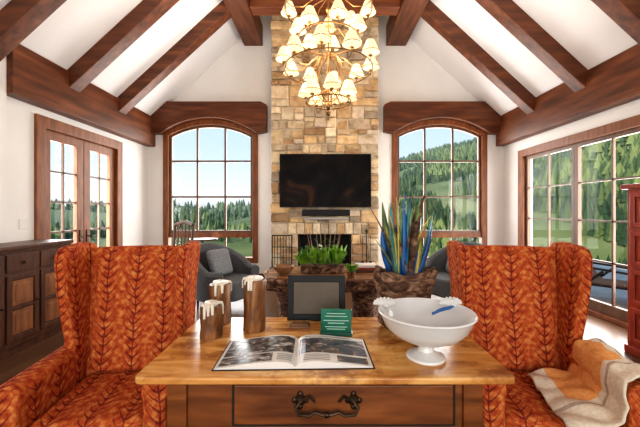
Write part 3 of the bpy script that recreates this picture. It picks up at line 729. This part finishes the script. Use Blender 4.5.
def terr(th,r_):
    t=math.tan(th); top=1.45+Ev(t)*170*math.cos(th)
    nz_=noise.fractal(Vector((math.sin(th)*r_*.02,math.cos(th)*r_*.02,0)),1,2,4)
    rg=noise.noise(Vector((math.degrees(th)*.16,r_*.006,3)))
    if r_<45: k=(r_-9)/36; z=-.3-5.5*(3*k*k-2*k**3)
    elif r_<170: k=(r_-45)/125; z=-5.8+(top+5.8)*(k**1.05); z+=nz_*2.5*min(1,k*2)+rg*9*k*(1-k)*min(1,max(0,t+.1))*2
    else: z=top-(r_-170)*.15+nz_*2.5
    return z
TH=[math.radians(-82+164*i/200) for i in range(201)]; RR=[9+ (i/70)**1.5*235 for i in range(71)]
vs=[];fs=[]
for r_ in RR:
    for th in TH: vs.append((r_*math.sin(th),r_*math.cos(th),terr(th,r_)))
for i in range(len(RR)-1):
    for k in range(200): fs.append((i*201+k,i*201+k+1,(i+1)*201+k+1,(i+1)*201+k))
def haze_tint(m):  # aerial haze painted into the base colour, stronger with distance
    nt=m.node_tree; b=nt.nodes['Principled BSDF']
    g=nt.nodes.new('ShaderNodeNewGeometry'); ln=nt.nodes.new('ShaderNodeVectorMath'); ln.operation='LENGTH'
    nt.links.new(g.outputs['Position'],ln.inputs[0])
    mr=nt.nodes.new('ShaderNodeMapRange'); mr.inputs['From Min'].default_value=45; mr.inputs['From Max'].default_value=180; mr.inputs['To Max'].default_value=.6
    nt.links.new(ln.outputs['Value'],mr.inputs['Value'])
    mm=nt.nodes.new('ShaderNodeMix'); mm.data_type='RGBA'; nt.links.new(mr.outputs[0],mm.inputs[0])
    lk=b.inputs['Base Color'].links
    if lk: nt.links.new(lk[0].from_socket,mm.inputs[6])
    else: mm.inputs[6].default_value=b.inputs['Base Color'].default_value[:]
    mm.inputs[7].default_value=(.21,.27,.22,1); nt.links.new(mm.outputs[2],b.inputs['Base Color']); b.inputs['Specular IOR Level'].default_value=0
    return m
hill=haze_tint(noisy('meadow',[(.35,(.07,.095,.035)),(.5,(.13,.16,.06)),(.65,(.23,.24,.11)),(.8,(.36,.33,.20))],.05,rough=1,detail=8))
fe=grp('forested_mountain')
q=MB(); q.add(vs,fs); q.obj('hillside',hill,fe,smooth=True)
q=MB()
for i in range(19000):
    right=i>2800
    th=math.radians(U(6,74) if right else U(-60,20)); r_=U(40,176) if not right else 42+134*(R()**.9)
    nn=noise.noise(Vector((math.sin(th)*r_*.05,math.cos(th)*r_*.05,5)))
    if nn<(-.36 if right else -.05) and r_<165: continue
    if r_<60 and R()<.4: continue
    x,y,z=r_*math.sin(th),r_*math.cos(th),terr(th,r_)-.2
    h=U(1.8,4.0)*(.65+r_/450); w=h*U(.22,.36)
    n=5; m=random.choice((0,0,1,2)) if nn<.12 else random.choice((1,2,3,3))
    tiers=((.04,.6,1),(.32,.82,.72),(.60,1.0,.45)) if m<3 else ((0,.55,.8),(.25,.8,1.0),(.45,.95,.7))
    for zb,zt,ww in tiers:
        vs=[(x+ww*w*math.cos(k*1.257+i),y+ww*w*math.sin(k*1.257+i),z+h*zb) for k in range(n)]+[(x,y,z+h*zt)]
        q.add(vs,[(k,(k+1)%n,n) for k in range(n)],m)
q.obj('pines',[haze_tint(plain('pine_a',(.035,.065,.032),.9)),haze_tint(plain('pine_b',(.06,.10,.04),.9)),haze_tint(plain('pine_c',(.11,.15,.055),.9)),haze_tint(plain('aspen',(.22,.26,.09),.9))],fe,norm=False)

# ------------------------------------------------------------ world + lights
w=bpy.data.worlds.new('world'); S.world=w; w.use_nodes=True; nt=w.node_tree; nt.nodes.clear()
out=nt.nodes.new('ShaderNodeOutputWorld'); bg=nt.nodes.new('ShaderNodeBackground'); tc=nt.nodes.new('ShaderNodeTexCoord'); sp=nt.nodes.new('ShaderNodeSeparateXYZ')
r=ramp(nt,[(0,(.55,.60,.60)),(.03,(.84,.90,.94)),(.18,(.62,.78,.92)),(.6,(.34,.56,.88))])
nt.links.new(tc.outputs['Generated'],sp.inputs[0]); nt.links.new(sp.outputs[2],r.inputs[0]); nt.links.new(r.outputs[0],bg.inputs[0]); bg.inputs[1].default_value=1.08
nt.links.new(bg.outputs[0],out.inputs[0])
def light(name,typ,loc,rot,en,col=(1,1,1),sx=1,sy=1):
    l=bpy.data.lights.new(name,typ); l.energy=en; l.color=col
    if typ=='AREA': l.shape='RECTANGLE'; l.size=sx; l.size_y=sy
    o=bpy.data.objects.new(name,l); S.collection.objects.link(o); o.location=loc; o.rotation_euler=[math.radians(a) for a in rot]; return o
s=light('sun','SUN',(0,-20,40),(55,0,-50),4.4,(1,.94,.84)); s.data.angle=.02
light('fill_behind_camera','AREA',(0.05,YF-.3,1.95),(90,0,0),200,(1,.95,.88),5.2,3.2)  # added fill lamp behind the camera, outside an invented opening
light('daylight_left_door','AREA',(XL-.35,4.87,1.4),(0,-90,0),130,(1,.98,.96),2.2,1.4)
light('daylight_right_window','AREA',(XR+.35,4.3,1.4),(0,90,0),240,(1,.97,.93),2.2,3.2)
light('daylight_back_window_left','AREA',(-2.3,YB+.45,1.9),(-90,0,0),130,(1,.97,.93),1.8,2.6)
light('daylight_back_window_right','AREA',(2.42,YB+.45,1.9),(-90,0,0),130,(1,.97,.93),1.8,2.6)
light('ceiling_fill_left','AREA',(-1.3,2.2,3.9),(0,180-30,0),42,(1,.98,.95),.8,6.4)  # added uplight without a fixture, brightens the left ceiling slope
light('ceiling_fill_right','AREA',(1.45,2.2,3.9),(0,180+30,0),42,(1,.98,.95),.8,6.4)  # same added uplight, no fixture, for the right slope

cam=bpy.data.cameras.new('camera'); co=bpy.data.objects.new('camera',cam); S.collection.objects.link(co)
co.location=(0,0,1.45); co.rotation_euler=(math.pi/2,0,0); cam.lens=18; cam.sensor_width=36; cam.shift_x=-2/640; cam.shift_y=-3.5/640; cam.clip_start=.05; cam.clip_end=1000
S.camera=co
S.view_settings.view_transform='Standard'; S.view_settings.exposure=-0.05
try: S.view_settings.look='Medium High Contrast'
except Exception: pass
